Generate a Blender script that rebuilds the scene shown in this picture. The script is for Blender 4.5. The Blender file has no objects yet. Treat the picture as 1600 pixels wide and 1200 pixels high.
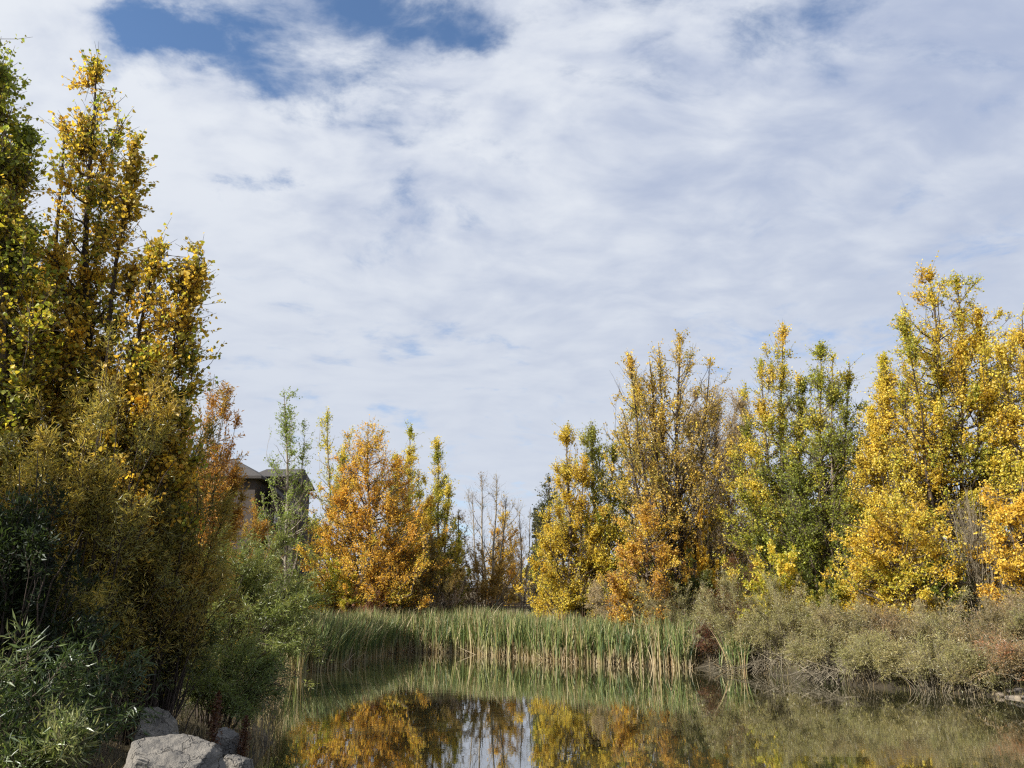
import bpy, math, random
import numpy as np
from mathutils import noise as mnoise, Vector

SC = bpy.context.scene
COL = SC.collection
RAD = math.radians

# ------------------------------------------------------------------ camera
PITCH = 15.6
CAMZ = 2.5
cam = bpy.data.objects.new("camera", bpy.data.cameras.new("camera"))
COL.objects.link(cam)
cam.location = (0, 0, CAMZ)
cam.rotation_euler = (RAD(90 + PITCH), 0, 0)
cam.data.sensor_width = 36
cam.data.lens = 27
cam.data.clip_start = 0.05
cam.data.clip_end = 3000
SC.camera = cam
_c, _s = math.cos(RAD(PITCH)), math.sin(RAD(PITCH))


def pdir(px, py):
    u, v = (px - 800) / 1200.0, (600 - py) / 1200.0
    return np.array([u, _c - v * _s, _s + v * _c])


def at(px, py, Y):
    """world point seen at photo pixel (px,py) at depth Y in front of the camera"""
    d = pdir(px, py)
    return np.array([0, 0, CAMZ]) + d * (Y / d[1])


def on_z(px, py, z=0.0):
    d = pdir(px, py)
    return np.array([0, 0, CAMZ]) + d * ((z - CAMZ) / d[2])


# ------------------------------------------------------------------ light
SUN_AZ, SUN_EL = -117.0, 32.0          # degrees clockwise from the view direction (+Y)
sdir = Vector((math.sin(RAD(SUN_AZ)) * math.cos(RAD(SUN_EL)), math.cos(RAD(SUN_AZ)) * math.cos(RAD(SUN_EL)), math.sin(RAD(SUN_EL))))
sun = bpy.data.objects.new("sun", bpy.data.lights.new("sun", 'SUN'))
COL.objects.link(sun)
sun.data.energy = 4.9
sun.data.angle = RAD(0.6)
sun.data.color = (1.0, 0.93, 0.82)
sun.rotation_euler = sdir.to_track_quat('Z', 'Y').to_euler()
sun.location = (0, 0, 60)

SC.view_settings.view_transform = 'Standard'
SC.view_settings.look = 'None'
SC.view_settings.exposure = 0.98
SC.view_settings.gamma = 1.0
SC.view_settings.use_curve_mapping = False
SC.render.engine = 'CYCLES'
SC.cycles.use_denoising = False
SC.cycles.filter_width = 1.25
SC.cycles.max_bounces = 10
SC.cycles.diffuse_bounces = 6
SC.cycles.glossy_bounces = 3
SC.cycles.transmission_bounces = 6
SC.cycles.sample_clamp_indirect = 4
SC.cycles.caustics_reflective = False
SC.cycles.caustics_refractive = False


class NT:
    """small helper for node trees"""

    def __init__(self, tree):
        self.t = tree
        tree.nodes.clear()

    def n(self, typ, **kw):
        nd = self.t.nodes.new(typ)
        ins = kw.pop('ins', {})
        for k, v in kw.items():
            setattr(nd, k, v)
        for k, v in ins.items():
            self.put(nd, k, v)
        return nd

    def put(self, nd, k, v):
        s = nd.inputs[k]
        if hasattr(v, 'outputs'):
            v = v.outputs[0]
        if isinstance(v, bpy.types.NodeSocket):
            self.t.links.new(v, s)
        else:
            s.default_value = v

    def math(self, op, a, b=0.0, clamp=False):
        return self.n('ShaderNodeMath', operation=op, use_clamp=clamp, ins={0: a, 1: b})

    def vmath(self, op, a, b=(0, 0, 0)):
        return self.n('ShaderNodeVectorMath', operation=op, ins={0: a, 1: b})

    def rng(self, v, a, b, c=0.0, d=1.0, smooth=True):
        return self.n('ShaderNodeMapRange', interpolation_type='SMOOTHSTEP' if smooth else 'LINEAR',
                      ins={0: v, 1: a, 2: b, 3: c, 4: d})

    def mix(self, f, a, b, blend='MIX'):
        nd = self.n('ShaderNodeMix', data_type='RGBA', blend_type=blend)
        self.put(nd, 0, f)
        self.put(nd, 6, a)
        self.put(nd, 7, b)
        return nd.outputs[2]

    def noise(self, vec, scale, detail=4, rough=.5, dist=0.0, out=0):
        nd = self.n('ShaderNodeTexNoise', ins={'Scale': scale, 'Detail': detail, 'Roughness': rough, 'Distortion': dist})
        if vec is not None:
            self.put(nd, 'Vector', vec)
        return nd.outputs[out]


def cp(px, py):
    d = pdir(px, py)
    d = d / np.linalg.norm(d)
    return (d[0] / (d[2] + .18), d[1] / (d[2] + .18), 0.0)


def build_world():
    w = bpy.data.worlds.new("World")
    SC.world = w
    w.use_nodes = True
    k = NT(w.node_tree)
    out = k.n('ShaderNodeOutputWorld')
    bg = k.n('ShaderNodeBackground', ins={'Strength': 0.1})
    sky = k.n('ShaderNodeTexSky', sky_type='NISHITA', sun_disc=False, sun_elevation=RAD(SUN_EL),
              sun_rotation=RAD(SUN_AZ), altitude=1000, air_density=1.0, dust_density=0.6, ozone_density=2.0)
    tc = k.n('ShaderNodeTexCoord')
    d = tc.outputs['Generated']
    sep = k.n('ShaderNodeSeparateXYZ', ins={0: d})
    z = k.math('MAXIMUM', sep.outputs[2], 0.0)
    den = k.math('ADD', z, 0.18)
    px_ = k.math('DIVIDE', sep.outputs[0], den)
    py_ = k.math('DIVIDE', sep.outputs[1], den)
    p = k.n('ShaderNodeCombineXYZ', ins={0: px_, 1: py_})
    # slow warp so that rows of cloud bend
    wn = k.noise(p, 1.3, 3, .5, out=1)
    warp = k.n('ShaderNodeVectorMath', operation='MULTIPLY_ADD', ins={0: wn, 1: (.35, .35, 0), 2: p})
    rot = k.n('ShaderNodeMapping', ins={0: warp, 'Rotation': (0, 0, RAD(-14)), 'Scale': (1.0, 1.2, 1)})
    big = k.noise(rot, 1.6, 9, .58, .25)
    mid = k.noise(rot, 4.2, 8, .6, .3)
    rot2 = k.n('ShaderNodeMapping', ins={0: warp, 'Rotation': (0, 0, RAD(-20)), 'Scale': (1.0, 1.35, 1), 'Location': (3.1, 7.7, 0)})
    rip = k.noise(rot2, 7.5, 5, .5, .1)
    soft = k.noise(rot2, 1.9, 3, .5)
    # openings in the cloud deck: centre (as a sky direction), radius, depth
    gaps = [((450, 70), .12, 0.07), ((520, 20), .12, 0.08), ((1260, 30), .12, 0.08), ((960, 10), .1, 0.06), ((330, 62), .13, 0.227), ((265, 45), .07, 0.177), ((200, 12), .07, 0.071), ((375, 85), .08, 0.142), ((690, 70), .13, 0.189), ((600, 0), .16, 0.160), ((485, 148), .085, 0.227), ((560, 165), .07, 0.132),
            ((440, 300), .065, 0.245), ((735, 118), .05, 0.151), ((1215, 70), .12, 0.132), ((385, 338), .05, 0.189), ((640, 285), .05, 0.094), ((1050, 30), .3, 0.076), ((1480, 90), .3, 0.047)]
    fine = k.noise(rot, 11, 6, .6, .2)
    cov = k.math('ADD', k.math('MULTIPLY', big, .42), k.math('ADD', k.math('MULTIPLY', mid, .37), k.math('MULTIPLY', fine, .21)))
    cov = k.math('ADD', k.math('MULTIPLY', k.math('SUBTRACT', cov, .5), 1.9), .575)
    w2 = k.noise(p, 3.0, 7, .62, out=1)
    p2 = k.vmath('ADD', p, k.vmath('MULTIPLY', k.vmath('SUBTRACT', w2, (.5, .5, .5)), (.42, .42, 0)))
    for (q, r, a) in gaps:
        dist = k.n('ShaderNodeVectorMath', operation='DISTANCE', ins={0: p2, 1: cp(*q)}).outputs['Value']
        blob = k.rng(dist, r * 1.35, 0.0, 0.0, a)
        cov = k.math('SUBTRACT', cov, blob)
    alpha = k.rng(cov, .17, .53)
    alpha = k.math('MULTIPLY', alpha, .98)
    # tone of the cloud: thin = blue grey, thick = white; brighter towards the sun's side
    tone = k.math('ADD', k.math('MULTIPLY', rip, .80), k.math('ADD', k.math('MULTIPLY', mid, .40), k.math('MULTIPLY', soft, .45)))
    tone = k.math('ADD', tone, k.math('MULTIPLY', sep.outputs[0], -.34))
    tone = k.rng(tone, .47, 1.10)
    cloud = k.mix(tone, (.46, .535, .72, 1), (.87, .91, .975, 1))
    # lower sky: more even, greyer
    low = k.rng(sep.outputs[2], .62, .15, 0.0, .85)
    cloud = k.mix(low, cloud, (.68, .735, .84, 1))
    cl10 = k.mix(1.0, cloud, (4.75, 4.75, 4.75, 1), 'MULTIPLY')
    blue = k.mix(1.0, sky.outputs[0], (.80, .88, .94, 1), 'MULTIPLY')
    col = k.mix(alpha, blue, cl10)
    k.put(bg, 'Color', col)
    k.t.links.new(bg.outputs[0], out.inputs[0])


build_world()

# ------------------------------------------------------------------ materials


def newmat(name):
    m = bpy.data.materials.new(name)
    m.use_nodes = True
    return m, NT(m.node_tree)


def leaf_mat(name, trans=.53, gloss=.025, rough=.5):
    m, k = newmat(name)
    out = k.n('ShaderNodeOutputMaterial')
    at_ = k.n('ShaderNodeAttribute', attribute_name='col')
    dif = k.n('ShaderNodeBsdfDiffuse', ins={0: at_.outputs['Color']})
    warm = k.mix(1.0, at_.outputs['Color'], (1.1, 1.1, .85, 1), 'MULTIPLY')
    tr = k.n('ShaderNodeBsdfTranslucent', ins={0: warm})
    gl = k.n('ShaderNodeBsdfGlossy', ins={0: (.8, .85, .9, 1), 'Roughness': rough})
    mx = k.n('ShaderNodeMixShader', ins={0: trans, 1: dif, 2: tr})
    mg = k.n('ShaderNodeMixShader', ins={0: gloss, 1: mx, 2: gl})
    k.t.links.new(mg.outputs[0], out.inputs[0])
    return m


def bark_mat(name, c1, c2, scale=9):
    m, k = newmat(name)
    out = k.n('ShaderNodeOutputMaterial')
    tc = k.n('ShaderNodeTexCoord')
    mp = k.n('ShaderNodeMapping', ins={0: tc.outputs['Object'], 'Scale': (1, 1, .25)})
    nz = k.noise(mp, scale, 6, .65)
    col = k.mix(k.rng(nz, .32, .68), c1, c2)
    bp = k.n('ShaderNodeBump', ins={'Strength': .6, 'Distance': .03, 'Height': nz})
    b = k.n('ShaderNodeBsdfPrincipled', ins={'Base Color': col, 'Roughness': .9, 'Normal': bp.outputs[0]})
    k.t.links.new(b.outputs[0], out.inputs[0])
    return m


def plain_mat(name, c1, c2, scale=3, rough=.85, bump=.3, detail=8, stretch=(1, 1, 1)):
    m, k = newmat(name)
    out = k.n('ShaderNodeOutputMaterial')
    tc = k.n('ShaderNodeTexCoord')
    mp = k.n('ShaderNodeMapping', ins={0: tc.outputs['Object'], 'Scale': stretch})
    nz = k.noise(mp, scale, detail, .6)
    col = k.mix(k.rng(nz, .3, .7), c1, c2)
    bp = k.n('ShaderNodeBump', ins={'Strength': bump, 'Distance': .05, 'Height': nz})
    b = k.n('ShaderNodeBsdfPrincipled', ins={'Base Color': col, 'Roughness': rough, 'Normal': bp.outputs[0]})
    k.t.links.new(b.outputs[0], out.inputs[0])
    return m


M_LEAF = leaf_mat('leaf_broad')
M_LANCE = leaf_mat('leaf_narrow', .38, .045, .42)
M_REED = leaf_mat('leaf_reed', .25, .025, .5)
M_NEEDLE = leaf_mat('needle', .1, .04, .5)
M_BARK = bark_mat('bark_grey_brown', (.16, .125, .09, 1), (.05, .038, .028, 1))
M_PALE = bark_mat('bark_pale_grey', (.34, .30, .24, 1), (.13, .11, .085, 1))
M_DARK = bark_mat('bark_dark', (.07, .05, .038, 1), (.025, .018, .014, 1))
M_DEAD = bark_mat('dead_stems_grey', (.27, .235, .17, 1), (.11, .09, .06, 1), 4)


def rock_mat(name, c1, c2, c3):
    m, k = newmat(name)
    out = k.n('ShaderNodeOutputMaterial')
    tc = k.n('ShaderNodeTexCoord')
    a = k.noise(tc.outputs['Object'], 2.2, 8, .62, .6)
    b_ = k.noise(tc.outputs['Object'], 14, 8, .7)
    s = k.noise(tc.outputs['Object'], 70, 3, .6)
    oi = k.n('ShaderNodeObjectInfo')
    col = k.mix(k.rng(a, .35, .65), c1, c2)
    col = k.mix(k.rng(b_, .52, .72, 0, .8), col, c3)
    col = k.mix(k.rng(s, .55, .8, 0, .2), col, (.06, .055, .05, 1))
    tint = k.mix(oi.outputs['Random'], (.72, .74, .80, 1), (1.2, 1.14, 1.02, 1))
    col = k.mix(1.0, col, tint, 'MULTIPLY')
    ck = k.n('ShaderNodeTexVoronoi', feature='DISTANCE_TO_EDGE', ins={'Scale': 2.3})
    k.put(ck, 'Vector', k.n('ShaderNodeVectorMath', operation='MULTIPLY_ADD', ins={0: k.noise(tc.outputs['Object'], 3, 4, .6, out=1), 1: (.6, .6, .6), 2: tc.outputs['Object']}))
    crack = k.rng(ck.outputs['Distance'], 0.0, .035)
    col = k.mix(k.rng(crack, 1, 0, 0, .6), col, (.05, .045, .04, 1))
    h = k.math('ADD', k.math('MULTIPLY', k.math('ADD', a, k.math('MULTIPLY', crack, .25)), .6), k.math('ADD', k.math('MULTIPLY', b_, .35), k.math('MULTIPLY', s, .08)))
    bp = k.n('ShaderNodeBump', ins={'Strength': 1.0, 'Distance': .12, 'Height': h})
    b = k.n('ShaderNodeBsdfPrincipled', ins={'Base Color': col, 'Roughness': .88, 'Normal': bp.outputs[0]})
    k.t.links.new(b.outputs[0], out.inputs[0])
    return m


M_ROCK = rock_mat('boulder_rock', (.21, .20, .185, 1), (.11, .108, .105, 1), (.31, .295, .27, 1))
M_STONE = rock_mat('shore_stone', (.22, .19, .155, 1), (.11, .095, .078, 1), (.29, .265, .23, 1))


def ground_mat():
    m, k = newmat('ground_soil_dry_grass')
    out = k.n('ShaderNodeOutputMaterial')
    tc = k.n('ShaderNodeTexCoord')
    o = tc.outputs['Object']
    a = k.noise(o, .35, 6, .6)
    b_ = k.noise(o, 5, 8, .7)
    c_ = k.noise(o, 40, 4, .7)
    col = k.mix(k.rng(a, .35, .65), (.075, .055, .032, 1), (.13, .11, .05, 1))
    col = k.mix(k.rng(b_, .45, .7, 0, .7), col, (.16, .115, .06, 1))
    col = k.mix(k.rng(c_, .5, .8, 0, .6), col, (.03, .022, .014, 1))
    zz = k.n('ShaderNodeSeparateXYZ', ins={0: o}).outputs[2]
    col = k.mix(k.rng(zz, .50, .12, 0, .75), col, (.022, .018, .012, 1))
    h = k.math('ADD', b_, k.math('MULTIPLY', c_, .4))
    bp = k.n('ShaderNodeBump', ins={'Strength': .8, 'Distance': .08, 'Height': h})
    b = k.n('ShaderNodeBsdfPrincipled', ins={'Base Color': col, 'Roughness': .95, 'Normal': bp.outputs[0]})
    k.t.links.new(b.outputs[0], out.inputs[0])
    return m


def water_mat():
    m, k = newmat('pond_water')
    out = k.n('ShaderNodeOutputMaterial')
    tc = k.n('ShaderNodeTexCoord')
    o = tc.outputs['Object']
    mp = k.n('ShaderNodeMapping', ins={0: o, 'Scale': (1.0, 1.7, 1), 'Rotation': (0, 0, RAD(8))})
    n1 = k.noise(mp, 1.1, 3, .5, .3)
    n2 = k.noise(mp, 5.0, 4, .55, .2)
    patch = k.rng(k.noise(o, .16, 3, .5), .40, .62, .35, 1.0)
    h = k.math('ADD', k.math('MULTIPLY', n1, .6), k.math('MULTIPLY', n2, .13))
    h = k.math('MULTIPLY', h, patch)
    bp = k.n('ShaderNodeBump', ins={'Strength': 1.0, 'Distance': .003, 'Height': h})
    b = k.n('ShaderNodeBsdfPrincipled', ins={'Base Color': (.040, .040, .018, 1), 'Roughness': .012, 'IOR': 1.5, 'Coat Weight': 1.0, 'Coat Roughness': .012, 'Coat IOR': 1.5, 'Coat Normal': bp.outputs[0], 'Normal': bp.outputs[0]})
    k.t.links.new(b.outputs[0], out.inputs[0])
    return m


M_GROUND = ground_mat()
M_WATER = water_mat()

# ------------------------------------------------------------------ mesh helpers


class MB:
    """collects arrays of faces; links them as ONE mesh object"""

    def __init__(self):
        self.v, self.f, self.c, self.n = [], [], [], 0

    def add(self, verts, faces, col=None):
        verts = np.asarray(verts, np.float32).reshape(-1, 3)
        faces = np.asarray(faces, np.int64)
        self.v.append(verts)
        self.f.append(faces + self.n)
        if col is not None:
            self.c.append(np.asarray(col, np.float32).reshape(-1, 3))
        self.n += len(verts)

    def box(self, lo, hi):
        (a, b, c), (d, e, f) = lo, hi
        v = [(a, b, c), (d, b, c), (d, e, c), (a, e, c), (a, b, f), (d, b, f), (d, e, f), (a, e, f)]
        self.add(v, [(0, 3, 2, 1), (4, 5, 6, 7), (0, 1, 5, 4), (1, 2, 6, 5), (2, 3, 7, 6), (3, 0, 4, 7)])

    def tubes(self, P, R, sides=4):
        """P (N,K,3) polylines, R (N,K) radii"""
        P = np.asarray(P, np.float64)
        R = np.asarray(R, np.float64)
        N, K, _ = P.shape
        T = np.gradient(P, axis=1)
        T /= np.linalg.norm(T, axis=2, keepdims=True) + 1e-9
        ref = np.where(np.abs(T[:, :1, 2:3]) > .9, np.array([1., 0, 0]), np.array([0, 0, 1.]))
        ref = np.broadcast_to(ref, T.shape)
        A = np.cross(T, ref)
        A /= np.linalg.norm(A, axis=2, keepdims=True) + 1e-9
        B = np.cross(T, A)
        th = np.arange(sides) * 2 * math.pi / sides
        V = P[:, :, None, :] + R[:, :, None, None] * (np.cos(th)[None, None, :, None] * A[:, :, None, :] + np.sin(th)[None, None, :, None] * B[:, :, None, :])
        idx = np.arange(N * K * sides).reshape(N, K, sides)
        a = idx[:, :-1, :]
        b = np.roll(idx, -1, 2)[:, :-1, :]
        c = np.roll(idx, -1, 2)[:, 1:, :]
        d = idx[:, 1:, :]
        self.add(V.reshape(-1, 3), np.stack([a, b, c, d], -1).reshape(-1, 4))

    def build(self, name, mat, parent=None, smooth=False):
        me = bpy.data.meshes.new(name)
        V = np.concatenate(self.v)
        sizes = np.concatenate([np.full(len(f), f.shape[1]) for f in self.f])
        loops = np.concatenate([f.ravel() for f in self.f])
        me.vertices.add(len(V))
        me.vertices.foreach_set('co', V.ravel())
        me.loops.add(len(loops))
        me.loops.foreach_set('vertex_index', loops.astype(np.int32))
        me.polygons.add(len(sizes))
        st = np.zeros(len(sizes), np.int32)
        st[1:] = np.cumsum(sizes)[:-1]
        me.polygons.foreach_set('loop_start', st)
        me.polygons.foreach_set('use_smooth', np.full(len(sizes), bool(smooth)))
        if self.c:
            ca = me.color_attributes.new('col', 'FLOAT_COLOR', 'POINT')
            C = np.concatenate(self.c)
            C4 = np.ones((len(C), 4), np.float32)
            C4[:, :3] = C
            ca.data.foreach_set('color', C4.ravel())
        me.update(calc_edges=True)
        me.materials.append(mat)
        o = bpy.data.objects.new(name, me)
        COL.objects.link(o)
        if parent:
            o.parent = parent
        return o


def tag(o, label=None, cat=None, group=None, kind=None):
    for k_, v_ in (('label', label), ('category', cat), ('group', group), ('kind', kind)):
        if v_:
            o[k_] = v_
    return o


def empty(name, loc, label, cat, group=None):
    o = bpy.data.objects.new(name, None)
    COL.objects.link(o)
    o.location = [float(v) for v in loc]
    o.empty_display_size = .2
    return tag(o, label, cat, group)


def nrm(a):
    return a / (np.linalg.norm(a, axis=-1, keepdims=True) + 1e-9)


def fbm(rs, P, wl):
    """smooth random field in 0..1 with wavelength about wl"""
    out = np.zeros(len(P))
    for i in range(7):
        d = nrm(rs.normal(size=3)) * (2 * math.pi / (wl * rs.uniform(.6, 1.5)))
        out += np.sin(P @ d + rs.uniform(0, 6.28))
    return np.clip(.5 + out / 7 * 1.15, 0, 1)


SHAPES = {
    'kite': np.array([(0, 0), (.44, .42), (0, 1), (-.44, .42)]),
    'round': np.array([(0, 0), (.36, .12), (.47, .40), (.22, .78), (0, 1.02), (-.22, .78), (-.47, .40), (-.36, .12)]),
    'lance': np.array([(0, 0), (.085, .38), (0, 1), (-.085, .38)]),
    'wide': np.array([(0, 0), (.17, .38), (0, 1), (-.17, .38)]),
}


def leaves(mb, rs, P, D, size, shape, col):
    """P,D (n,3) bases and directions; size (n,), col (n,3)"""
    n = len(P)
    D = nrm(D)
    Nn = nrm(np.cross(D, rs.normal(size=(n, 3))))
    W = np.cross(D, Nn)
    s = SHAPES[shape]
    m = len(s)
    bend = -.22 if shape in ('lance', 'wide') else -.12
    V = (P[:, None, :] + size[:, None, None] * (W[:, None, :] * s[None, :, 0, None] + D[:, None, :] * s[None, :, 1, None]
         + Nn[:, None, :] * (bend * (s[None, :, 1, None]) ** 2 + .18 * np.abs(s[None, :, 0, None]))))
    mb.add(V.reshape(-1, 3), np.arange(n * m).reshape(n, m), np.repeat(col, m, axis=0))


def pal_col(rs, pal, q):
    pal = np.array(pal, float)
    q = np.clip(q, 0, 1) * (len(pal) - 1)
    i = np.minimum(q.astype(int), len(pal) - 2)
    f = (q - i)[:, None]
    c = pal[i] * (1 - f) + pal[i + 1] * f
    return c * rs.uniform(.70, 1.22, (len(q), 1))


def bez(P0, P1, P2, K):
    t = np.linspace(0, 1, K)[None, :, None]
    return P0[:, None] * (1 - t) ** 2 + 2 * P1[:, None] * t * (1 - t) + P2[:, None] * t ** 2


def grow(rs, root, bm, curves, crad, nleaf, lpt, twlen, lsize, shape, pal, mat_leaf, bark, wl=1.2, qfun=None, qj=.16, ustart=.25, up=.25,
         twig_r=.006, leaf_dir=.35, crown='crown', trunk='trunk', sag=0.0, sides=4, gapw=1.0, gapc=.30):
    """curves (N,K,3) branches with crad (N,K); twigs and leaves are set along them"""
    loc = np.array(root.location)
    L = np.linalg.norm(np.diff(curves, axis=1), axis=2).sum(1)
    nt = max(8, int(nleaf / lpt))
    w = L * (.5 + rs.uniform(0, 1, len(L)))
    nt = int(nt * 1.9)
    bi = rs.choice(len(curves), nt, p=w / w.sum())
    u = ustart + (1 - ustart) * rs.uniform(0, 1, nt) ** .9
    K = curves.shape[1]
    # clumps and gaps: keep twigs by a smooth random field
    f = u * (K - 1)
    i0 = np.minimum(f.astype(int), K - 2)
    fld = fbm(rs, curves[bi, i0] + (curves[bi, i0 + 1] - curves[bi, i0]) * (f - i0)[:, None], gapw)
    zc = curves[bi, i0, 2]
    hrel = np.clip((zc - zc.min()) / (np.ptp(zc) + 1e-6), 0, 1) ** 2 * (1 if shape != 'lance' else 0)
    kp = rs.uniform(0, 1, nt) < np.clip((fld - gapc - .16 * hrel) * 2.6, .04, 1)
    bi, u = bi[kp], u[kp]
    nt = len(bi)
    f = u * (K - 1)
    i0 = np.minimum(f.astype(int), K - 2)
    fr = (f - i0)[:, None]
    S = curves[bi, i0] * (1 - fr) + curves[bi, i0 + 1] * fr
    tan = nrm(curves[bi, i0 + 1] - curves[bi, i0])
    d = nrm(tan * .8 + rs.normal(size=(nt, 3)) * .55 + np.array([0, 0, up]))
    tl = twlen * rs.uniform(.4, 1.25, nt) * (1.3 - .85 * u)
    E = S + d * tl[:, None]
    C = S + d * (tl * .5)[:, None] + rs.normal(size=(nt, 3)) * (tl * .08)[:, None]
    E[:, 2] -= sag * tl
    tw = bez(S, C, E, 3)
    wood = bm
    wood.tubes(curves - loc, crad, sides)
    wood.tubes(tw - loc, np.tile(np.array([1, .75, .4]) * twig_r, (nt, 1)), 3)
    wood.build(trunk, bark, root, smooth=True)
    # leaves along every twig
    per = rs.poisson(lpt, nt)
    ti = np.repeat(np.arange(nt), per)
    n = len(ti)
    if n == 0:
        return
    s = rs.uniform(.1, 1.05, n)[:, None]
    Pm = S[ti] * (1 - s) ** 2 + 2 * C[ti] * s * (1 - s) + E[ti] * s ** 2
    P = Pm + rs.normal(size=(n, 3)) * lsize * .35
    D = d[ti] * leaf_dir + rs.normal(size=(n, 3)) * .6 + np.array([0, 0, -.15])
    q = fbm(rs, S, wl * 1.4)[ti] * .6 + .2
    if qfun is not None:
        q = q + qfun(P)
    q = q + rs.normal(size=n) * qj
    lm = MB()
    leaves(lm, rs, P - loc, D, lsize * rs.uniform(.5, 1.25, n), shape, pal_col(rs, pal, q))
    lm.build(crown, mat_leaf, root)


def ground_z(x, y):
    return float(GZ(np.array([x], float), np.array([y], float))[0])


WIDE, MORE = 1.55, 2.0


def tree(label, base_px, Y, stems, nleaf, lsize, pal, seed, name='poplar_tree', cat='tree', group=None, bark=M_BARK, shape='kite', lpt=11, rise=1.0,
         twlen=.55, nbr=34, t0=.12, a=.35, b=1.25, trunk_r=.11, wl=1.3, qtop=0.0, qx=0.0, mat=M_LEAF, spread=(.35, 1.12), qj=.16, twig_r=.006, more=1.0, bs=1.0, gapw=1.1, gapc=.30):
    """stems: list of (tip_px, tip_py, half width in px, share of branches[, depth offset]); the first is the leader"""
    rs = np.random.RandomState(seed)
    g = at(base_px, 935, Y)
    bx, by = g[0], Y
    bz = ground_z(bx, by) - .05
    root = empty(name, (bx, by, bz), label, cat, group)
    wood = MB()
    allc, allr = [], []
    ztop = 0
    for si, st in enumerate(stems):
        tx, ty, hw, share = st[:4]
        dy = st[4] if len(st) > 4 else rs.uniform(-.5, .5)
        tip = at(tx, ty, by + dy)
        H = tip[2] - bz
        hw = hw * WIDE
        ztop = max(ztop, tip[2])
        R = hw * Y / 1200.0
        K = 14
        t = np.linspace(0, 1, K)
        ax = np.zeros((K, 3))
        e = t ** (1.15 if si == 0 else .75)
        ax[:, 0] = bx + (tip[0] - bx) * e + np.sin(t * 7 + seed) * .012 * H * (t * (1 - t) * 3)
        ax[:, 1] = by + dy * e + np.cos(t * 6 + seed * 2) * .012 * H * (t * (1 - t) * 3)
        ax[:, 2] = bz + H * t
        if si > 0:
            ax[:, :2] += np.array([.8, .6]) * rs.uniform(-.08, .08) * (t[:, None] > .05)
        rr = trunk_r * (1 if si == 0 else .65) * (1 - t) ** .85 + .012
        rr[0] *= 1.25
        wood.tubes((ax - np.array(root.location))[None], rr[None], 8)
        nb = max(6, int(nbr * share * 1.9))
        te = t0 + (1 - t0) * (np.arange(nb) + rs.uniform(0, 1, nb)) / nb
        te = np.clip(te, 0, 1)
        q = (te - t0) / (1 - t0)
        pk = a / (a + b)
        prof = (q ** a * (1 - q) ** b) / (pk ** a * (1 - pk) ** b)
        r = R * np.maximum(prof, .05) * rs.uniform(spread[0], spread[1], nb)
        # lumps: some sectors reach further out
        ph = np.arange(nb) * 2.39996 + rs.uniform(-.5, .5, nb)
        rz = rise * .8 * rs.uniform(.35, 1.6, nb)
        ts = np.clip(te - rz * r / H, .04, 1)
        axf = lambda tt: np.stack([np.interp(tt, t, ax[:, j]) for j in range(3)], -1)
        P0 = axf(ts)
        Ec = axf(te)
        hd = np.stack([np.cos(ph), np.sin(ph), np.zeros(nb)], -1)
        P2 = Ec + hd * r[:, None]
        P1 = P0 + hd * (r * .62)[:, None]
        P1[:, 2] = P0[:, 2] + (P2[:, 2] - P0[:, 2]) * .32
        cv = bez(P0, P1, P2, 6)
        cv[:, 1:-1] += rs.normal(size=cv[:, 1:-1].shape) * (r * .03)[:, None, None]
        allc.append(cv)
        br = np.interp(ts, t, rr) * .5
        br = np.clip(br, .008, .06) * bs
        allr.append(br[:, None] * np.linspace(1, .22, 6)[None])
        # thin upright shoots that break the outline
        ns = max(3, int(nb * .30))
        pick = rs.choice(nb, ns, replace=False)
        S0 = cv[pick, 3 + rs.randint(0, 3, ns)]
        hh = H * rs.uniform(.05, .15, ns)
        off = rs.normal(size=(ns, 3)) * (hh * .14)[:, None]
        S2 = S0 + off
        S2[:, 2] = S0[:, 2] + hh
        S2[:, 2] = np.minimum(S2[:, 2], np.maximum(tip[2] - .06 * H, S0[:, 2] + .02 * H))
        allc.append(bez(S0, (S0 + S2) / 2 - off * .4, S2, 6))
        allr.append(np.full((ns, 1), .009) * np.linspace(1, .3, 6)[None])
        # a leafy top to the stem itself
        tt = np.linspace(.5, 1.0, 6)
        allc.append(axf(tt)[None].repeat(3, 0))
        allr.append(np.full((3, 6), .006))
    cv = np.concatenate(allc)
    cr = np.concatenate(allr)

    def qf(P):
        return qtop * ((P[:, 2] - bz) / (ztop - bz) - .5) * 2 + qx * (P[:, 0] - bx)
    grow(rs, root, wood, cv, cr, nleaf * MORE * more, lpt * .55, twlen * 1.25, lsize * (.92 if shape == 'kite' else 1), shape, pal, mat, bark, wl=wl, qfun=qf, qj=qj, up=.35 if rise > .6 else .1, twig_r=twig_r, gapw=gapw, gapc=gapc)
    return root


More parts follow.
